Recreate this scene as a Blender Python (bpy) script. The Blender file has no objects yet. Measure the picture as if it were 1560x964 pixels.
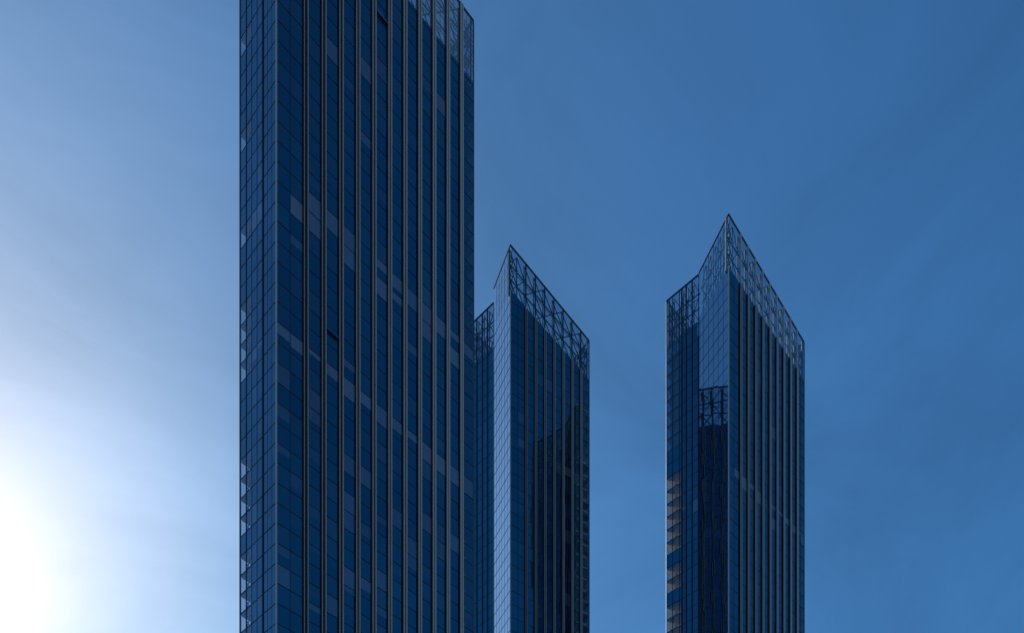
import bpy, math, random
from mathutils import Vector

random.seed(7)
S = bpy.context.scene
COL = S.collection

# ------------------------------------------------------------------ camera
F, CX, HY, EYE = 1408.0, 780.0, 1880.0, 1.6      # focal length, axis and horizon in photo pixels
cam_d = bpy.data.cameras.new('camera')
cam = bpy.data.objects.new('camera', cam_d)
COL.objects.link(cam)
cam.location = (0, 0, EYE)
cam.rotation_euler = (math.radians(90), 0, 0)
cam_d.sensor_fit = 'HORIZONTAL'
cam_d.sensor_width = 36.0
cam_d.lens = F / 1560.0 * 36.0
cam_d.shift_y = (HY - 482.0) / 1560.0
cam_d.clip_start = 0.1
cam_d.clip_end = 40000
S.camera = cam

# ------------------------------------------------------------------ sky, sun, exposure
SUN_AZ, SUN_EL = -31.5, 31.5
w = bpy.data.worlds.new('World')
S.world = w
w.use_nodes = True
nt = w.node_tree
nt.nodes.clear()
N = nt.nodes.new
L = nt.links.new
out = N('ShaderNodeOutputWorld')
bg = N('ShaderNodeBackground')
sky = N('ShaderNodeTexSky')
sky.sky_type = 'NISHITA'
sky.sun_disc = False
sky.sun_elevation = math.radians(SUN_EL)
sky.sun_rotation = math.radians(SUN_AZ)
sky.altitude = 50
sky.air_density = 1.2
sky.dust_density = 0.8
sky.ozone_density = 8.0
bg.inputs['Strength'].default_value = 0.096
# white balance of the picture, and thin cirrus veils drifting through the air
wb = N('ShaderNodeMix'); wb.data_type = 'RGBA'; wb.blend_type = 'MULTIPLY'
wb.inputs[0].default_value = 1.0
wb.inputs[7].default_value = (0.43, 0.80, 0.92, 1)
L(sky.outputs[0], wb.inputs[6])
tcw = N('ShaderNodeTexCoord')
mpw = N('ShaderNodeMapping')
mpw.inputs['Scale'].default_value = (2.2, 2.2, 4.5)
mpw.inputs['Rotation'].default_value = (0.3, 0.5, 0.2)
nzw = N('ShaderNodeTexNoise')
nzw.inputs['Scale'].default_value = 1.6
nzw.inputs['Detail'].default_value = 9
nzw.inputs['Roughness'].default_value = 0.62
nzw.inputs['Distortion'].default_value = 0.6
mrw = N('ShaderNodeMapRange')
mrw.inputs['From Min'].default_value = 0.35
mrw.inputs['From Max'].default_value = 0.75
mrw.inputs['To Min'].default_value = 0.93
mrw.inputs['To Max'].default_value = 1.2
L(tcw.outputs['Generated'], mpw.inputs['Vector'])
L(mpw.outputs[0], nzw.inputs['Vector'])
L(nzw.outputs['Fac'], mrw.inputs['Value'])
vm = N('ShaderNodeVectorMath'); vm.operation = 'SCALE'
L(wb.outputs[2], vm.inputs[0])
L(mrw.outputs[0], vm.inputs['Scale'])
# warm-white aureole of the haze round the sun
dsun = N('ShaderNodeVectorMath'); dsun.operation = 'DOT_PRODUCT'
_a, _e = math.radians(SUN_AZ), math.radians(SUN_EL)
dsun.inputs[1].default_value = (math.sin(_a) * math.cos(_e), math.cos(_a) * math.cos(_e), math.sin(_e))
L(tcw.outputs['Generated'], dsun.inputs[0])


def mth(op, x, y=None):
    k = N('ShaderNodeMath'); k.operation = op
    if isinstance(x, (int, float)):
        k.inputs[0].default_value = x
    else:
        L(x, k.inputs[0])
    if y is not None:
        if isinstance(y, (int, float)):
            k.inputs[1].default_value = y
        else:
            L(y, k.inputs[1])
    return k.outputs[0]


ang = mth('ARCCOSINE', mth('MINIMUM', dsun.outputs['Value'], 0.999999))
aur = mth('EXPONENT', mth('MULTIPLY', ang, -1.0 / math.radians(6.0)))
ac = N('ShaderNodeVectorMath'); ac.operation = 'SCALE'
ac.inputs[0].default_value = (11.8, 4.6, 0.4)
L(mth('MULTIPLY', aur, mrw.outputs[0]), ac.inputs['Scale'])
ad = N('ShaderNodeVectorMath'); ad.operation = 'ADD'
L(vm.outputs[0], ad.inputs[0]); L(ac.outputs[0], ad.inputs[1])
L(ad.outputs[0], bg.inputs['Color'])
L(bg.outputs[0], out.inputs['Surface'])

sun_d = bpy.data.lights.new('sun', 'SUN')
sun_d.energy = 3.2
sun_d.angle = math.radians(0.5)
sun_d.color = (1.0, 0.94, 0.85)
sun = bpy.data.objects.new('sun', sun_d)
COL.objects.link(sun)
az, el = math.radians(SUN_AZ), math.radians(SUN_EL)
to_sun = Vector((math.sin(az) * math.cos(el), math.cos(az) * math.cos(el), math.sin(el)))
sun.rotation_euler = to_sun.to_track_quat('Z', 'Y').to_euler()
sun.location = to_sun * 500

S.view_settings.view_transform = 'Standard'
S.view_settings.look = 'None'
S.view_settings.gamma = 1
S.view_settings.use_curve_mapping = False
S.view_settings.exposure = 0.0
S.render.engine = 'CYCLES'
S.cycles.max_bounces = 8
S.cycles.glossy_bounces = 5
S.cycles.transparent_max_bounces = 24
S.cycles.caustics_reflective = False
S.cycles.caustics_refractive = False


# ------------------------------------------------------------------ materials
def principled(name, col, rough=0.5, metal=0.0, ior=1.5):
    m = bpy.data.materials.new(name)
    m.use_nodes = True
    b = m.node_tree.nodes['Principled BSDF']
    b.inputs['Base Color'].default_value = (*col, 1)
    b.inputs['Roughness'].default_value = rough
    b.inputs['Metallic'].default_value = metal
    b.inputs['IOR'].default_value = ior
    return m


def streaked(name, c0, c1, rough, metal=0.0, scale=(3, 3, 0.15)):
    """painted metal with faint vertical weathering streaks"""
    m = principled(name, c0, rough, metal)
    t = m.node_tree
    tc = t.nodes.new('ShaderNodeTexCoord')
    mp = t.nodes.new('ShaderNodeMapping')
    mp.inputs['Scale'].default_value = scale
    nz = t.nodes.new('ShaderNodeTexNoise')
    nz.inputs['Scale'].default_value = 1.0
    nz.inputs['Detail'].default_value = 4
    mx = t.nodes.new('ShaderNodeMix')
    mx.data_type = 'RGBA'
    mx.inputs[6].default_value = (*c0, 1)
    mx.inputs[7].default_value = (*c1, 1)
    t.links.new(tc.outputs['Object'], mp.inputs['Vector'])
    t.links.new(mp.outputs[0], nz.inputs['Vector'])
    t.links.new(nz.outputs['Fac'], mx.inputs[0])
    t.links.new(mx.outputs[2], t.nodes['Principled BSDF'].inputs['Base Color'])
    return m


def glass(name, tint, r0, grazing, clear=0.0, clear_col=(0.7, 0.85, 0.95)):
    """coated facade glass: tinted mirror over what stands behind the pane (colour attribute 'tone'), partly see-through"""
    m = bpy.data.materials.new(name)
    m.use_nodes = True
    t = m.node_tree
    t.nodes.clear()
    n, l = t.nodes.new, t.links.new
    o = n('ShaderNodeOutputMaterial')
    lw = n('ShaderNodeLayerWeight')
    lw.inputs['Blend'].default_value = 0.5
    pw = n('ShaderNodeMath'); pw.operation = 'POWER'; pw.inputs[1].default_value = 3.5
    l(lw.outputs['Facing'], pw.inputs[0])
    mr = n('ShaderNodeMapRange')
    mr.inputs['To Min'].default_value = r0
    mr.inputs['To Max'].default_value = grazing
    l(pw.outputs[0], mr.inputs['Value'])
    gl = n('ShaderNodeBsdfGlossy')
    gl.inputs['Roughness'].default_value = 0.012
    tm = n('ShaderNodeMix'); tm.data_type = 'RGBA'
    tm.inputs[6].default_value = (*tint, 1)
    tm.inputs[7].default_value = (0.9, 0.96, 1.0, 1)
    l(pw.outputs[0], tm.inputs[0])
    l(tm.outputs[2], gl.inputs['Color'])
    df = n('ShaderNodeBsdfDiffuse')
    at = n('ShaderNodeAttribute'); at.attribute_name = 'tone'
    l(at.outputs['Color'], df.inputs['Color'])
    under = df.outputs[0]
    if clear > 0:
        tr = n('ShaderNodeBsdfTransparent')
        tr.inputs['Color'].default_value = (*clear_col, 1)
        mt = n('ShaderNodeMixShader'); mt.inputs[0].default_value = clear
        l(df.outputs[0], mt.inputs[1]); l(tr.outputs[0], mt.inputs[2])
        under = mt.outputs[0]
    ms = n('ShaderNodeMixShader')
    l(mr.outputs[0], ms.inputs[0])
    l(under, ms.inputs[1])
    l(gl.outputs[0], ms.inputs[2])
    l(ms.outputs[0], o.inputs['Surface'])
    return m


M = {
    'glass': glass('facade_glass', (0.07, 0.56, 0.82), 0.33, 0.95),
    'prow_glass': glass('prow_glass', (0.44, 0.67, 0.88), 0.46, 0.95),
    'flank_glass': glass('flank_glass', (0.42, 0.62, 0.80), 0.36, 0.95),
    'flank_clear': glass('flank_clear_glass', (0.42, 0.62, 0.80), 0.28, 0.95, 0.9, (0.85, 0.9, 0.94)),
    'dim_clear': glass('dim_glass', (0.18, 0.54, 0.76), 0.30, 0.9, 0.35, (0.6, 0.8, 0.9)),
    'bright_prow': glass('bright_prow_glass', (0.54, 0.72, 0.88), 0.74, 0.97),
    'pale_crown': glass('pale_crown_glass', (0.60, 0.76, 0.88), 0.42, 0.95, 0.9, (0.62, 0.72, 0.80)),
    'clear': glass('clear_glass', (0.25, 0.6, 0.85), 0.14, 0.9, 0.92, (0.85, 0.9, 0.94)),
    'crown': glass('crown_glass', (0.55, 0.75, 0.9), 0.14, 0.9, 0.96, (0.55, 0.66, 0.74)),
    'frit': glass('fritted_crown_glass', (0.60, 0.76, 0.88), 0.25, 0.95, 0.72, (0.70, 0.78, 0.84)),
    'fin': streaked('fin_metal', (0.50, 0.47, 0.45), (0.62, 0.585, 0.565), 0.45),
    'transom': streaked('transom_metal', (0.012, 0.014, 0.02), (0.02, 0.022, 0.03), 0.5),
    'steel': streaked('lattice_steel', (0.07, 0.075, 0.085), (0.11, 0.115, 0.125), 0.5),
    'slab': streaked('slab_concrete', (0.40, 0.39, 0.38), (0.50, 0.48, 0.46), 0.8, 0, (0.3, 0.3, 0.3)),
    'core': streaked('core_wall', (0.06, 0.06, 0.065), (0.09, 0.09, 0.09), 0.8, 0, (0.2, 0.2, 0.2)),
}
b = bpy.data.materials.new('blind_cloth')
b.use_nodes = True
t = b.node_tree
t.nodes.clear()
o_ = t.nodes.new('ShaderNodeOutputMaterial')
d_ = t.nodes.new('ShaderNodeBsdfDiffuse'); d_.inputs['Color'].default_value = (0.75, 0.68, 0.62, 1)
tl = t.nodes.new('ShaderNodeBsdfTranslucent'); tl.inputs['Color'].default_value = (0.80, 0.73, 0.67, 1)
wv = t.nodes.new('ShaderNodeTexWave'); wv.inputs['Scale'].default_value = 2.0
mxs = t.nodes.new('ShaderNodeMixShader'); mxs.inputs[0].default_value = 0.85
t.links.new(d_.outputs[0], mxs.inputs[1]); t.links.new(tl.outputs[0], mxs.inputs[2])
t.links.new(mxs.outputs[0], o_.inputs['Surface'])
M['blind'] = b


# ------------------------------------------------------------------ mesh helpers
class MB:
    def __init__(self, mats):
        self.v, self.f, self.mi, self.tone, self.mats = [], [], [], [], mats

    def quad(self, pts, mi=0, tone=(0.01, 0.01, 0.012)):
        k = len(self.v)
        self.v += [tuple(p) for p in pts]
        self.f.append(tuple(range(k, k + len(pts))))
        self.mi.append(mi); self.tone.append(tone)

    def hexa(self, p, mi=0):
        """p: 4 bottom corners counter-clockwise then the 4 above them"""
        k = len(self.v)
        self.v += [tuple(q) for q in p]
        for f in ((3, 2, 1, 0), (4, 5, 6, 7), (0, 1, 5, 4), (1, 2, 6, 5), (2, 3, 7, 6), (3, 0, 4, 7)):
            self.f.append(tuple(k + i for i in f)); self.mi.append(mi); self.tone.append((0.01, 0.01, 0.012))

    def bar(self, a, c, wd, mi=0):
        a, c = Vector(a), Vector(c)
        d = (c - a).normalized()
        u = d.cross(Vector((0, 0, 1)))
        if u.length < 1e-3:
            u = Vector((1, 0, 0))
        u.normalize()
        n = u.cross(d).normalized()
        h = wd / 2
        q = [(-h, -h), (h, -h), (h, h), (-h, h)]
        self.hexa([a + u * i + n * j for i, j in q] + [c + u * i + n * j for i, j in q], mi)

    def build(self, name, parent=None, label=None):
        me = bpy.data.meshes.new(name)
        me.from_pydata(self.v, [], self.f)
        for m in self.mats:
            me.materials.append(m)
        me.polygons.foreach_set('material_index', self.mi)
        ca = me.color_attributes.new('tone', 'FLOAT_COLOR', 'CORNER')
        cols = []
        for f, tn in zip(self.f, self.tone):
            cols += [tn[0], tn[1], tn[2], 1.0] * len(f)
        ca.data.foreach_set('color', cols)
        me.update()
        o = bpy.data.objects.new(name, me)
        COL.objects.link(o)
        if parent:
            o.parent = parent
        if label:
            o['label'] = label
        return o


class Face:
    """one facade: a vertical strip of the plan from a to b, outside on its right-hand or left-hand side"""
    def __init__(self, a, c, centre, base_a, base_b, top_a, top_b):
        self.a, self.c = Vector((a[0], a[1], 0)), Vector((c[0], c[1], 0))
        self.len = (self.c - self.a).length
        self.d = (self.c - self.a).normalized()
        n = Vector((self.d.y, -self.d.x, 0))
        if n.dot(Vector((centre[0], centre[1], 0)) - self.a) > 0:
            n = -n
        self.n = n
        self.base = lambda s: base_a + (base_b - base_a) * s / self.len
        self.top = lambda s: top_a + (top_b - top_a) * s / self.len

    def p(self, s, z, off=0.0):
        q = self.a + self.d * s + self.n * off
        return Vector((q.x, q.y, z))

    def box(self, mb, s0, s1, z0, z1, o0, o1, mi=0, z1b=None):
        """z1 / z1b: top heights at s0 and s1"""
        z1b = z1 if z1b is None else z1b
        pts = [self.p(s0, z0, o0), self.p(s1, z0, o0), self.p(s1, z0, o1), self.p(s0, z0, o1),
               self.p(s0, z1, o0), self.p(s1, z1b, o0), self.p(s1, z1b, o1), self.p(s0, z1, o1)]
        mb.hexa(pts, mi)


FH = 3.96


def strip(face, s0, s1, z_first, gmat, parent, tone_fn, col, transom=0.16, tilt=0.003, name='glass_strip', splits=1, opaque=None):
    """one column of panes from the ground to the crown, with a transom at every floor"""
    mb = MB([M[gmat], M['transom'], M['glass'], M['dim_clear'] if gmat != 'flank_clear' else M['flank_glass']])
    z, k = z_first, 0
    bm = min(face.base(s0), face.base(s1))
    while z < bm - 0.8:
        z2 = z + FH
        za = zb = z2
        if z2 > bm - 0.8:
            za, zb = face.base(s0), face.base(s1)
        for q in range(splits):
            u0 = s0 + (s1 - s0) * q / splits
            u1 = s0 + (s1 - s0) * (q + 1) / splits
            g0, g1 = (0.0 if q == 0 else 0.05), (0.0 if q == splits - 1 else 0.05)
            a1, a2 = random.gauss(0, tilt), random.gauss(0, tilt)
            hw, hh = (u1 - u0) / 2, (z2 - z) / 2
            off = [(-hw) * a1 + (-hh) * a2, hw * a1 - hh * a2, hw * a1 + hh * a2, -hw * a1 + hh * a2]
            zt0 = za + (zb - za) * q / splits
            zt1 = za + (zb - za) * (q + 1) / splits
            tn = tone_fn(k, col * splits + q)
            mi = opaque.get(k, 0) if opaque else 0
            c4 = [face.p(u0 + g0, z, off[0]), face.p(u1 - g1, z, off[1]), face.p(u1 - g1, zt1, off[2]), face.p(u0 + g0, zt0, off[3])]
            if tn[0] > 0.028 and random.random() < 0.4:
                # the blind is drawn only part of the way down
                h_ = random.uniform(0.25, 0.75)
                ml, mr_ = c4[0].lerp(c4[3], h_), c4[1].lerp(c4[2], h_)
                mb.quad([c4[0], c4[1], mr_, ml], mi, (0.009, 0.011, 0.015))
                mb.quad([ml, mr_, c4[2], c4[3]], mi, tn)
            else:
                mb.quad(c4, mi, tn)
            if q:
                face.box(mb, u0 - 0.06, u0 + 0.06, z, zt0, -0.08, 0.05, 1)
        tr = transom if k < 38 else transom * 0.75
        face.box(mb, s0 + 0.002, s1 - 0.002, z - tr / 2, z + tr / 2, -0.10, 0.045, 1)
        z, k = z2, k + 1
    return mb.build(name, parent)


def mullion(face, s, wd, depth, parent, name='mullion', mat='transom'):
    mb = MB([M[mat]])
    face.box(mb, s - wd / 2, s + wd / 2, 0, face.top(s - wd / 2) - 0.3, -0.12, depth, 0, face.top(s + wd / 2) - 0.3)
    return mb.build(name, parent)


def fin(face, s, parent, crown='full', frac=0.29, wd=1.05, dp=0.5):
    """a pair of pale flanges with dark outer sides and a dark slot between them"""
    mb = MB([M['fin'], M['transom']])
    fl = wd * frac
    f = face.top if crown == 'full' else face.base
    t0, t1 = f(s - wd / 2) - 0.3, f(s + wd / 2) - 0.3
    sl = (t1 - t0) / wd
    face.box(mb, s - wd / 2, s - wd / 2 + fl, 0, t0, -0.1, dp, 0, t0 + sl * fl)
    face.box(mb, s + wd / 2 - fl, s + wd / 2, 0, t1 - sl * fl, -0.1, dp, 0, t1)
    face.box(mb, s - wd / 2 + fl + 0.003, s + wd / 2 - fl - 0.003, 0, t0 + sl * fl - 0.05, -0.1, 0.05, 1, t1 - sl * fl - 0.05)
    # near-black strips that darken the flanges' outer sides
    face.box(mb, s - wd / 2 - 0.1, s - wd / 2 - 0.003, 0, t0 - 0.02, -0.1, 0.3, 1)
    face.box(mb, s + wd / 2 + 0.003, s + wd / 2 + 0.07, 0, t1 - 0.02, -0.1, 0.06, 1)
    if crown == 'thin':
        face.box(mb, s - 0.2, s + 0.2, t0 + 0.05, face.top(s - 0.2) - 0.3, -0.1, 0.35, 0, face.top(s + 0.2) - 0.3)
    elif crown == 'steel':
        face.box(mb, s - 0.15, s + 0.15, t0 + 0.05, face.top(s - 0.15) - 0.3, -0.1, 0.2, 1, face.top(s + 0.15) - 0.3)
    return mb.build('fin', parent)


def crown_bay(face, s0, s1, parent, idx, inner=0.9, gmat='crown', thick=1.0, column=True):
    """glass screen above the roof with its steel lattice behind it"""
    mb = MB([M[gmat]])
    rows = 4
    for r in range(rows):
        f0, f1 = r / rows, (r + 1) / rows
        z = lambda s, f: face.base(s) + (face.top(s) - 0.45 - face.base(s)) * f
        a = random.gauss(0, 0.004)
        mb.quad([face.p(s0 + 0.04, z(s0, f0) + 0.03, -a), face.p(s1 - 0.04, z(s1, f0) + 0.03, a),
                 face.p(s1 - 0.04, z(s1, f1) - 0.03, a), face.p(s0 + 0.04, z(s0, f1) - 0.03, -a)], 0, (0.55, 0.57, 0.6) if gmat == 'frit' else (0.05, 0.06, 0.07))
    scr = mb.build('crown_screen', parent)
    lt = MB([M['steel']])
    z = lambda s, f: face.base(s) + (face.top(s) - 0.5 - face.base(s)) * f
    if column:
        lt.bar(face.p(s0, face.base(s0) - 1, -inner), face.p(s0, z(s0, 1), -inner), 0.34 * thick)
    for f in (0.02, 0.34, 0.67):
        lt.bar(face.p(s0, z(s0, f), -inner - 0.02), face.p(s1, z(s1, f), -inner - 0.02), 0.26 * thick)
    for f in (0.5,):
        lt.bar(face.p(s0, z(s0, f), -0.08), face.p(s1, z(s1, f), -0.08), 0.12 * thick)
    lev = (0.02, 0.34, 0.67, 1.0)
    for j in range(3):
        if (idx + j) % 2 == 0:
            lt.bar(face.p(s0, z(s0, lev[j]), -inner - 0.12), face.p(s1, z(s1, lev[j + 1]), -inner - 0.12), 0.2 * thick)
            if j != 1:
                lt.bar(face.p(s1, z(s1, lev[j]), -inner + 0.14), face.p(s0, z(s0, lev[j + 1]), -inner + 0.14), 0.2 * thick)
        else:
            lt.bar(face.p(s1, z(s1, lev[j]), -inner + 0.14), face.p(s0, z(s0, lev[j + 1]), -inner + 0.14), 0.2 * thick)
    if gmat == 'frit':
        for f in (0.17, 0.25, 0.42, 0.58, 0.75, 0.84):
            lt.bar(face.p(s0, z(s0, f), -0.1), face.p(s1, z(s1, f), -0.1), 0.13)
        m_ = (s0 + s1) / 2
        lt.bar(face.p(m_, face.base(m_), -0.12), face.p(m_, z(m_, 1), -0.12), 0.12)
    # short struts tying the screen to the lattice
    for f in (0.34, 0.67):
        lt.bar(face.p(s0, z(s0, f), -inner), face.p(s0, z(s0, f), -0.1), 0.14 * thick)
    lt.build('lattice', scr)
    return scr


def coping(face, parent, e0=0.0, e1=0.0):
    mb = MB([M['steel']])
    n = 0.34
    pts = []
    s0, s1 = e0, face.len - e1
    for (zo) in (-n, 0.0):
        pts += [face.p(s0, face.top(s0) + zo, -0.25), face.p(s1, face.top(s1) + zo, -0.25),
                face.p(s1, face.top(s1) + zo, 0.12), face.p(s0, face.top(s0) + zo, 0.12)]
    mb.hexa(pts)
    return mb.build('coping', parent)


def post(x, y, z, parent, wd=0.3, mat='steel'):
    mb = MB([M[mat]])
    h = wd / 2
    q = [(x - h, y - h), (x + h, y - h), (x + h, y + h), (x - h, y + h)]
    mb.hexa([Vector((i, j, 0)) for i, j in q] + [Vector((i, j, z)) for i, j in q])
    return mb.build('corner_post', parent)


def prism(poly, z0, z1, mat, name, parent):
    mb = MB([M[mat]])
    n = len(poly)
    mb.v = [(x, y, z0) for x, y in poly] + [(x, y, z1) for x, y in poly]
    fs = [tuple(range(n)), tuple(range(2 * n - 1, n - 1, -1))] + [(i, i + n, (i + 1) % n + n, (i + 1) % n) for i in range(n)]
    mb.f = fs; mb.mi = [0] * len(fs); mb.tone = [(0, 0, 0)] * len(fs)
    return mb.build(name, parent)


def inset(poly, d):
    """polygon (counter-clockwise or clockwise) moved inwards by d"""
    n = len(poly)
    area = sum(poly[i][0] * poly[(i + 1) % n][1] - poly[(i + 1) % n][0] * poly[i][1] for i in range(n))
    sg = 1 if area > 0 else -1
    lines = []
    for i in range(n):
        a, c = Vector(poly[i]), Vector(poly[(i + 1) % n])
        e = (c - a).normalized()
        nn = Vector((-e.y, e.x)) * sg
        lines.append((a + nn * d, e))
    res = []
    for i in range(n):
        (p, e), (q, g) = lines[i - 1], lines[i]
        den = e.x * g.y - e.y * g.x
        tt = ((q.x - p.x) * g.y - (q.y - p.y) * g.x) / den
        r = p + e * tt
        res.append((r.x, r.y))
    return res


# ------------------------------------------------------------------ the tower
def make_tower(label, corner_px, corner_z, vp_right, end_px, vp_prow, prow_px, vp_wing, wing_px,
               heights, fin_px0, fin_px1, n_fins, pane_phase, bands, density=0.25, seed=1,
               n_prow=6, wing_cols=(0, 0.2, 0.4, 0.6, 0.8, 1), n_clear=2, fin_crown='full', crown_glass='crown',
               blinds=(), opaque=None, wing_glass='glass', wing_clear='clear', prow_glass='prow_glass', mull=(0.34, 0.2), post_w=0.26, fin_w=1.0, prow_crown='crown', lattice=0.8, flange=(0.2, 0.37), notch='transom'):
    rnd = random.Random(seed)
    P = Vector(((corner_px - CX) / F * corner_z, corner_z))
    dr, dp, dw = [Vector(((v - CX) / F, 1.0)) for v in (vp_right, vp_prow, vp_wing)]

    def reach(o, d, px):
        a = (px - CX) / F
        return (a * o.y - o.x) / (d.x - a)

    Q = P + dr * reach(P, dr, end_px)
    Nn = P + dp * reach(P, dp, prow_px)
    W = Nn + dw * reach(Nn, dw, wing_px)
    R = W + (Q - P)
    poly = [tuple(P), tuple(Q), tuple(R), tuple(W), tuple(Nn)]
    ctr = (P + Q + R + W) / 4
    up = lambda py, o: EYE + (HY - py) / F * o.y
    heights = heights(lambda py: up(py, P), lambda py: up(py, Q), lambda py: up(py, Nn), lambda py: up(py, W))
    T = bpy.data.objects.new('glass_tower', None)
    COL.objects.link(T)
    T['label'] = label
    T['category'] = 'skyscraper'
    T['group'] = 'office towers of one glass complex'
    H = heights

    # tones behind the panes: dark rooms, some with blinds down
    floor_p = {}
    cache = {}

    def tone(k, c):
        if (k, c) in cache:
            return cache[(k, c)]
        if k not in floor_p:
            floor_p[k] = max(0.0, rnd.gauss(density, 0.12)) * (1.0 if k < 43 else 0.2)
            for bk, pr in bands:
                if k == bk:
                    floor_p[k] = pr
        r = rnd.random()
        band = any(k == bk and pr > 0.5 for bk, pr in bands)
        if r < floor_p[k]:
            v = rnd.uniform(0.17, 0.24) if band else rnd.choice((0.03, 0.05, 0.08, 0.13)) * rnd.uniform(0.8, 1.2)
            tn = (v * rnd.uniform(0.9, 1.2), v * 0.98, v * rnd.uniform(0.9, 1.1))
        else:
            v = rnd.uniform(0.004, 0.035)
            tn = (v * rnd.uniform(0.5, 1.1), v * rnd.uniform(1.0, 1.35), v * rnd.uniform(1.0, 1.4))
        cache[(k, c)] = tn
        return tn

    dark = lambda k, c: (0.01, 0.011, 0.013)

    # right-hand facade with fins
    fr = Face(P, Q, ctr, H['base_p'], H['base_q'], H['top_p'], H['top_q'])
    kr = dr.length
    fa, fb = reach(P, dr, fin_px0) * kr, reach(P, dr, fin_px1) * kr
    fins = [fa + (fb - fa) * i / (n_fins - 1) for i in range(n_fins)]
    fw = fin_w / 2
    edges = [0.12] + [x for s in fins for x in (s - fw, s + fw)] + [fr.len - 0.12]
    z1 = pane_phase
    for i in range(0, len(edges), 2):
        s0, s1 = edges[i], edges[i + 1]
        if s1 - s0 < 0.3:
            continue
        last = i == len(edges) - 2
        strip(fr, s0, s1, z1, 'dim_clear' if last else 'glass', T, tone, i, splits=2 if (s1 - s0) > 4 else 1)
    for i, s in enumerate(fins):
        fin(fr, s, T, fin_crown, wd=fin_w, frac=flange[0] + (flange[1] - flange[0]) * i / (n_fins - 1))  # flanges narrow towards the corner: dimmer light on the fins put into shape
    marks = [0.15] + fins + [fr.len - 0.15]
    for i in range(len(marks) - 1):
        if marks[i + 1] - marks[i] > 0.6:
            if i == 0 and marks[1] > 5:
                m_ = (marks[0] + marks[1]) / 2
                crown_bay(fr, marks[0], m_, T, 0, gmat=crown_glass, thick=lattice); crown_bay(fr, m_, marks[1], T, 1, gmat=crown_glass, thick=lattice)
            else:
                crown_bay(fr, marks[i], marks[i + 1], T, i, gmat=crown_glass, thick=lattice)
    coping(fr, T)

    # prow: paler facade turned to the left
    fp = Face(P, Nn, ctr, H['base_p'], H['base_n'], H['top_p'], H['top_n'])
    # the notch makes the test against the centre safe only for convex sides: prow faces left
    if fp.n.x > 0:
        fp.n = -fp.n
    pw = (fp.len - 0.3) / n_prow
    for i in range(n_prow):
        s0, s1 = 0.15 + pw * i, 0.15 + pw * (i + 1)
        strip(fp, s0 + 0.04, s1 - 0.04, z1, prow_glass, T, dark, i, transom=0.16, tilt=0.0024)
        crown_bay(fp, s0, s1, T, i, gmat=prow_crown, thick=0.75, column=i > 0)
        if i:
            mullion(fp, s0, 0.09, 0.03, T)
    coping(fp, T, 0.15)

    # wing, stepped back on the far left
    fwg = Face(W, Nn, ctr, H['base_w'], H['base_w'], H['top_w'], H['top_w'])
    if fwg.n.y > 0:
        fwg.n = -fwg.n
    ww = fwg.len - 0.4
    n_wing = len(wing_cols) - 1
    for i in range(n_wing):
        s0, s1 = 0.12 + ww * wing_cols[i], 0.12 + ww * wing_cols[i + 1]
        clr = i < n_clear
        strip(fwg, s0 + 0.06, s1 - 0.06, z1, wing_clear if clr else wing_glass, T, dark if clr else tone, 100 + i, opaque=opaque if clr else None)
        if s1 - s0 > 1.2:
            crown_bay(fwg, s0, s1, T, i, thick=lattice)
        else:
            crown_bay(fwg, s0, s1, T, 0, thick=lattice * 0.7)
        if i:
            mullion(fwg, s0, 0.16 if i <= n_clear - 1 else mull[0], 0.1 if i <= n_clear - 1 else mull[1], T)
    coping(fwg, T)

    # the two far sides
    fs = Face(W, R, ctr, H['base_w'], H['base_q'], H['top_w'], H['top_q'])
    fe = Face(Q, R, ctr, H['base_q'], H['base_q'], H['top_q'], H['top_q'])
    for fc, k0 in ((fs, 200), (fe, 300)):
        n = max(4, round(fc.len / 2.4))
        cw = (fc.len - 0.24) / n
        for i in range(n):
            s0, s1 = 0.12 + cw * i, 0.12 + cw * (i + 1)
            clr = i < 2
            strip(fc, s0 + 0.05, s1 - 0.05, z1, ('clear' if k0 == 200 else 'dim_clear') if clr else 'glass', T, dark if clr else tone, k0 + i)
            if i:
                mullion(fc, s0, 0.1, 0.08, T)
            if i % 2 == 0 and i + 2 <= n:
                crown_bay(fc, s0, min(s1 + cw, fc.len - 0.12), T, i // 2)
        coping(fc, T, 0.13, 0.13)

    # corner posts
    post(P.x, P.y, H['base_p'] - 0.3, T, 0.3, 'fin')
    post(Q.x, Q.y, H['top_q'] - 0.5, T, 0.3)
    post(W.x, W.y, H['top_w'] - 0.5, T, 0.3)
    post(R.x, R.y, H['top_q'] - 0.5, T, 0.3)
    post(Nn.x - 0.05, Nn.y, H['top_w'] - 0.5, T, post_w, notch)

    # floors and core
    first = None
    ins = inset(poly, 0.22)
    zmax = min(H['base_q'], H['base_w']) - 0.6
    z = z1
    while z < zmax:
        if first is None:
            first = prism(ins, -0.5, 0.12, 'slab', 'floor_slab', T)
            sl = first
        else:
            sl = first.copy()
            COL.objects.link(sl)
            sl.parent = T
        sl.location.z = z
        z += FH
    prism(inset(poly, 5.6), 0.05, min(H['base_q'], H['base_w']) - 0.9, 'core', 'core', T)
    roof = prism(inset(poly, 0.3), min(H['base_q'], H['base_w']) - 0.5, min(H['base_q'], H['base_w']) - 0.1, 'slab', 'roof_deck', T)

    # steel cross bracing behind the clear corner panes
    br = MB([M['steel']])
    z = z1
    while z < zmax - FH:
        br.bar(fwg.p(0.4, z + 0.2, -0.9), fwg.p(2.5, z + FH - 0.8, -0.9), 0.16)
        br.bar(fwg.p(2.5, z + 0.2, -1.12), fwg.p(0.4, z + FH - 0.8, -1.12), 0.16)
        z += FH
    br.build('corner_brace', T)

    wc = 0.12 + ww * wing_cols[min(n_clear, n_wing)] - 0.12
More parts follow.
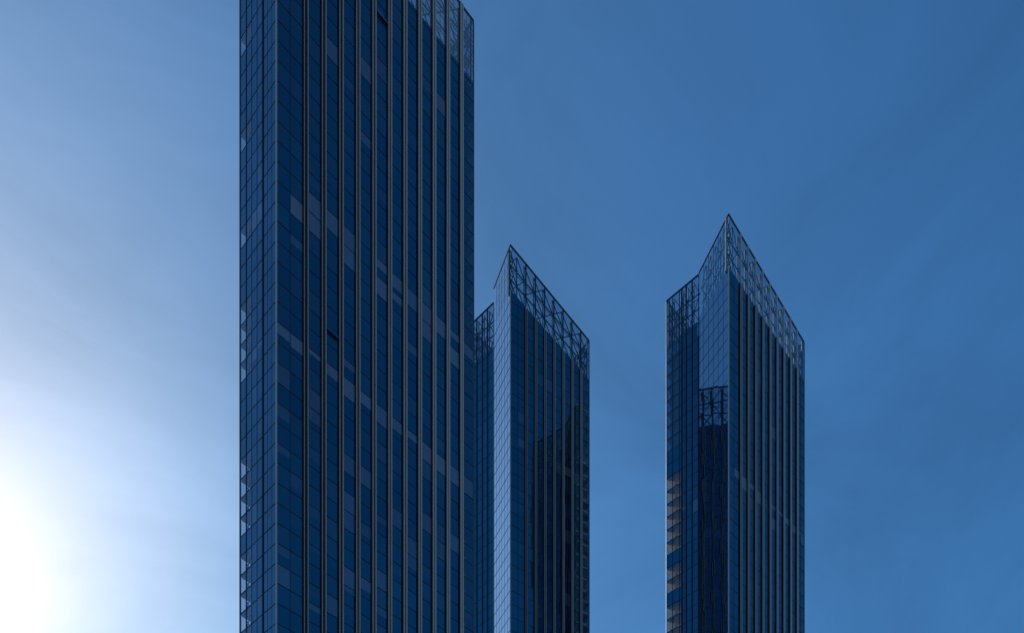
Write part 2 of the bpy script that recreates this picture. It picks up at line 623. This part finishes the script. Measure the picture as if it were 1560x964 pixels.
    for k in blinds:
        bm_ = MB([M['blind']])
        z = z1 + FH * k
        lo = z + 0.25
        # the cloth is gathered up at its outer end, leaving a clear corner below
        e = rnd.uniform(0.8, 1.4)
        a_, c_ = 0.35, wc
        hgt = z + FH - 0.53
        for (x0, x1, b0, b1) in ((a_, a_ + e, lo + rnd.uniform(0.9, 1.7), lo + 0.2), (a_ + e, c_, lo + rnd.uniform(0, 0.3), lo + rnd.uniform(0, 0.3))):
            bm_.hexa([fwg.p(x0, b0, -0.46), fwg.p(x1, b1, -0.46), fwg.p(x1, b1, -0.43), fwg.p(x0, b0, -0.43),
                      fwg.p(x0, hgt, -0.46), fwg.p(x1, hgt, -0.46), fwg.p(x1, hgt, -0.43), fwg.p(x0, hgt, -0.43)])
        bm_.build('window_blind', T)
    return T, dict(face=fr)






FLOOR0 = 130.0 - FH * 32     # a floor line of the wide tower falls at 130 m

wide, wf = make_tower(
    'widest dark blue glass skyscraper, pale vertical fins, its top cut off by picture edge',
    421, 182, 2110, 721.5, -710, 401, -710, 366,
    lambda p, q, n, w: dict(top_p=292.3, top_q=292.3, top_n=292.3, top_w=288, base_p=277.5, base_q=277.5, base_n=277.5, base_w=276),
    465, 702, 11, FLOOR0, [(44, 0.96), (45, 0.1), (46, 0.0), (47, 0.0), (48, 0.0), (51, 0.6), (52, 0.65), (53, 0.1)], density=0.3, seed=3,
    wing_cols=(0, 0.27, 0.52, 0.76, 1), wing_glass='flank_glass', wing_clear='flank_clear', prow_glass='flank_glass', n_prow=3,
    crown_glass='frit', lattice=1.1, flange=(0.07, 0.38), mull=(0.12, 0.05), post_w=0.3,
    opaque={**{k: 3 for k in range(48, 80) if k % 5 != 1}, 41: 3, 42: 3, 43: 3, 40: 3, 35: 3})

make_tower('glass skyscraper with bright pale prow and slanted lattice crown, tucked beside the widest tower',
           777.5, 278, 2750, 897.5, 140, 752, -720, 712,
           lambda p, q, n, w: dict(top_p=p(372), top_q=q(518), top_n=n(439), top_w=n(460), base_p=p(441), base_q=q(577), base_n=n(500), base_w=n(526)),
           801, 884.5, 7, 1.4, [(60, 0.45), (62, 0.4), (66, 0.4)], density=0.25, seed=5,
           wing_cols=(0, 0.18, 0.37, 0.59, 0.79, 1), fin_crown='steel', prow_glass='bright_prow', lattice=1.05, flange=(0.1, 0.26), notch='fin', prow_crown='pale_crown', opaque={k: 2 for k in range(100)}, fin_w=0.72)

make_tower('freestanding glass skyscraper with sharply pointed lattice crown and tan blinds in corner windows',
           1110, 265, 2330, 1225, 110, 1064.5, -700, 1015.5,
           lambda p, q, n, w: dict(top_p=p(325), top_q=q(520), top_n=n(415), top_w=n(417), base_p=p(406), base_q=q(578), base_n=n(484), base_w=n(488)),
           1127.5, 1213.5, 9, 1.4, [(55, 0.6), (54, 0.4)], density=0.25, seed=9,
           wing_cols=(0, 0.19, 0.41, 0.49, 0.63, 0.82, 1), n_clear=3, fin_crown='thin', opaque={59: 2, 60: 2, 52: 2, 49: 2, **{k: 3 for k in range(61, 80)}}, fin_w=0.7,
           blinds=(58, 57, 56, 55, 54, 53, 51, 50, 48, 47), flange=(0.14, 0.42), lattice=0.85)

# two awning windows standing ajar in the wide tower
fr_ = wf['face']
for s_, z_ in ((26.4, 265.7), (13.3, 187.8)):
    mb = MB([M['transom'], M['glass']])
    fr_.box(mb, s_ - 1.5, s_ + 1.5, z_ - 0.30, z_ + 0.1, 0.02, 0.1, 0)
    mb.hexa([fr_.p(s_ - 1.5, z_ + 0.1, 0.35), fr_.p(s_ + 1.5, z_ + 0.1, 0.35), fr_.p(s_ + 1.5, z_ + 0.1, 0.42), fr_.p(s_ - 1.5, z_ + 0.1, 0.42),
             fr_.p(s_ - 1.5, z_ + 1.4, 0.06), fr_.p(s_ + 1.5, z_ + 1.4, 0.06), fr_.p(s_ + 1.5, z_ + 1.4, 0.13), fr_.p(s_ - 1.5, z_ + 1.4, 0.13)], 1)
    mb.build('awning_window', wide, 'glass pane tilted open above a dark gap')

# ------------------------------------------------------------------ ground
gm = MB([streaked('plaza_paving', (0.20, 0.18, 0.16), (0.28, 0.26, 0.23), 0.85, 0, (0.05, 0.05, 0.05))])
R_ = 15000
gm.quad([(-R_, -R_, 0), (R_, -R_, 0), (R_, R_, 0), (-R_, R_, 0)])
g = gm.build('ground')
g['kind'] = 'structure'
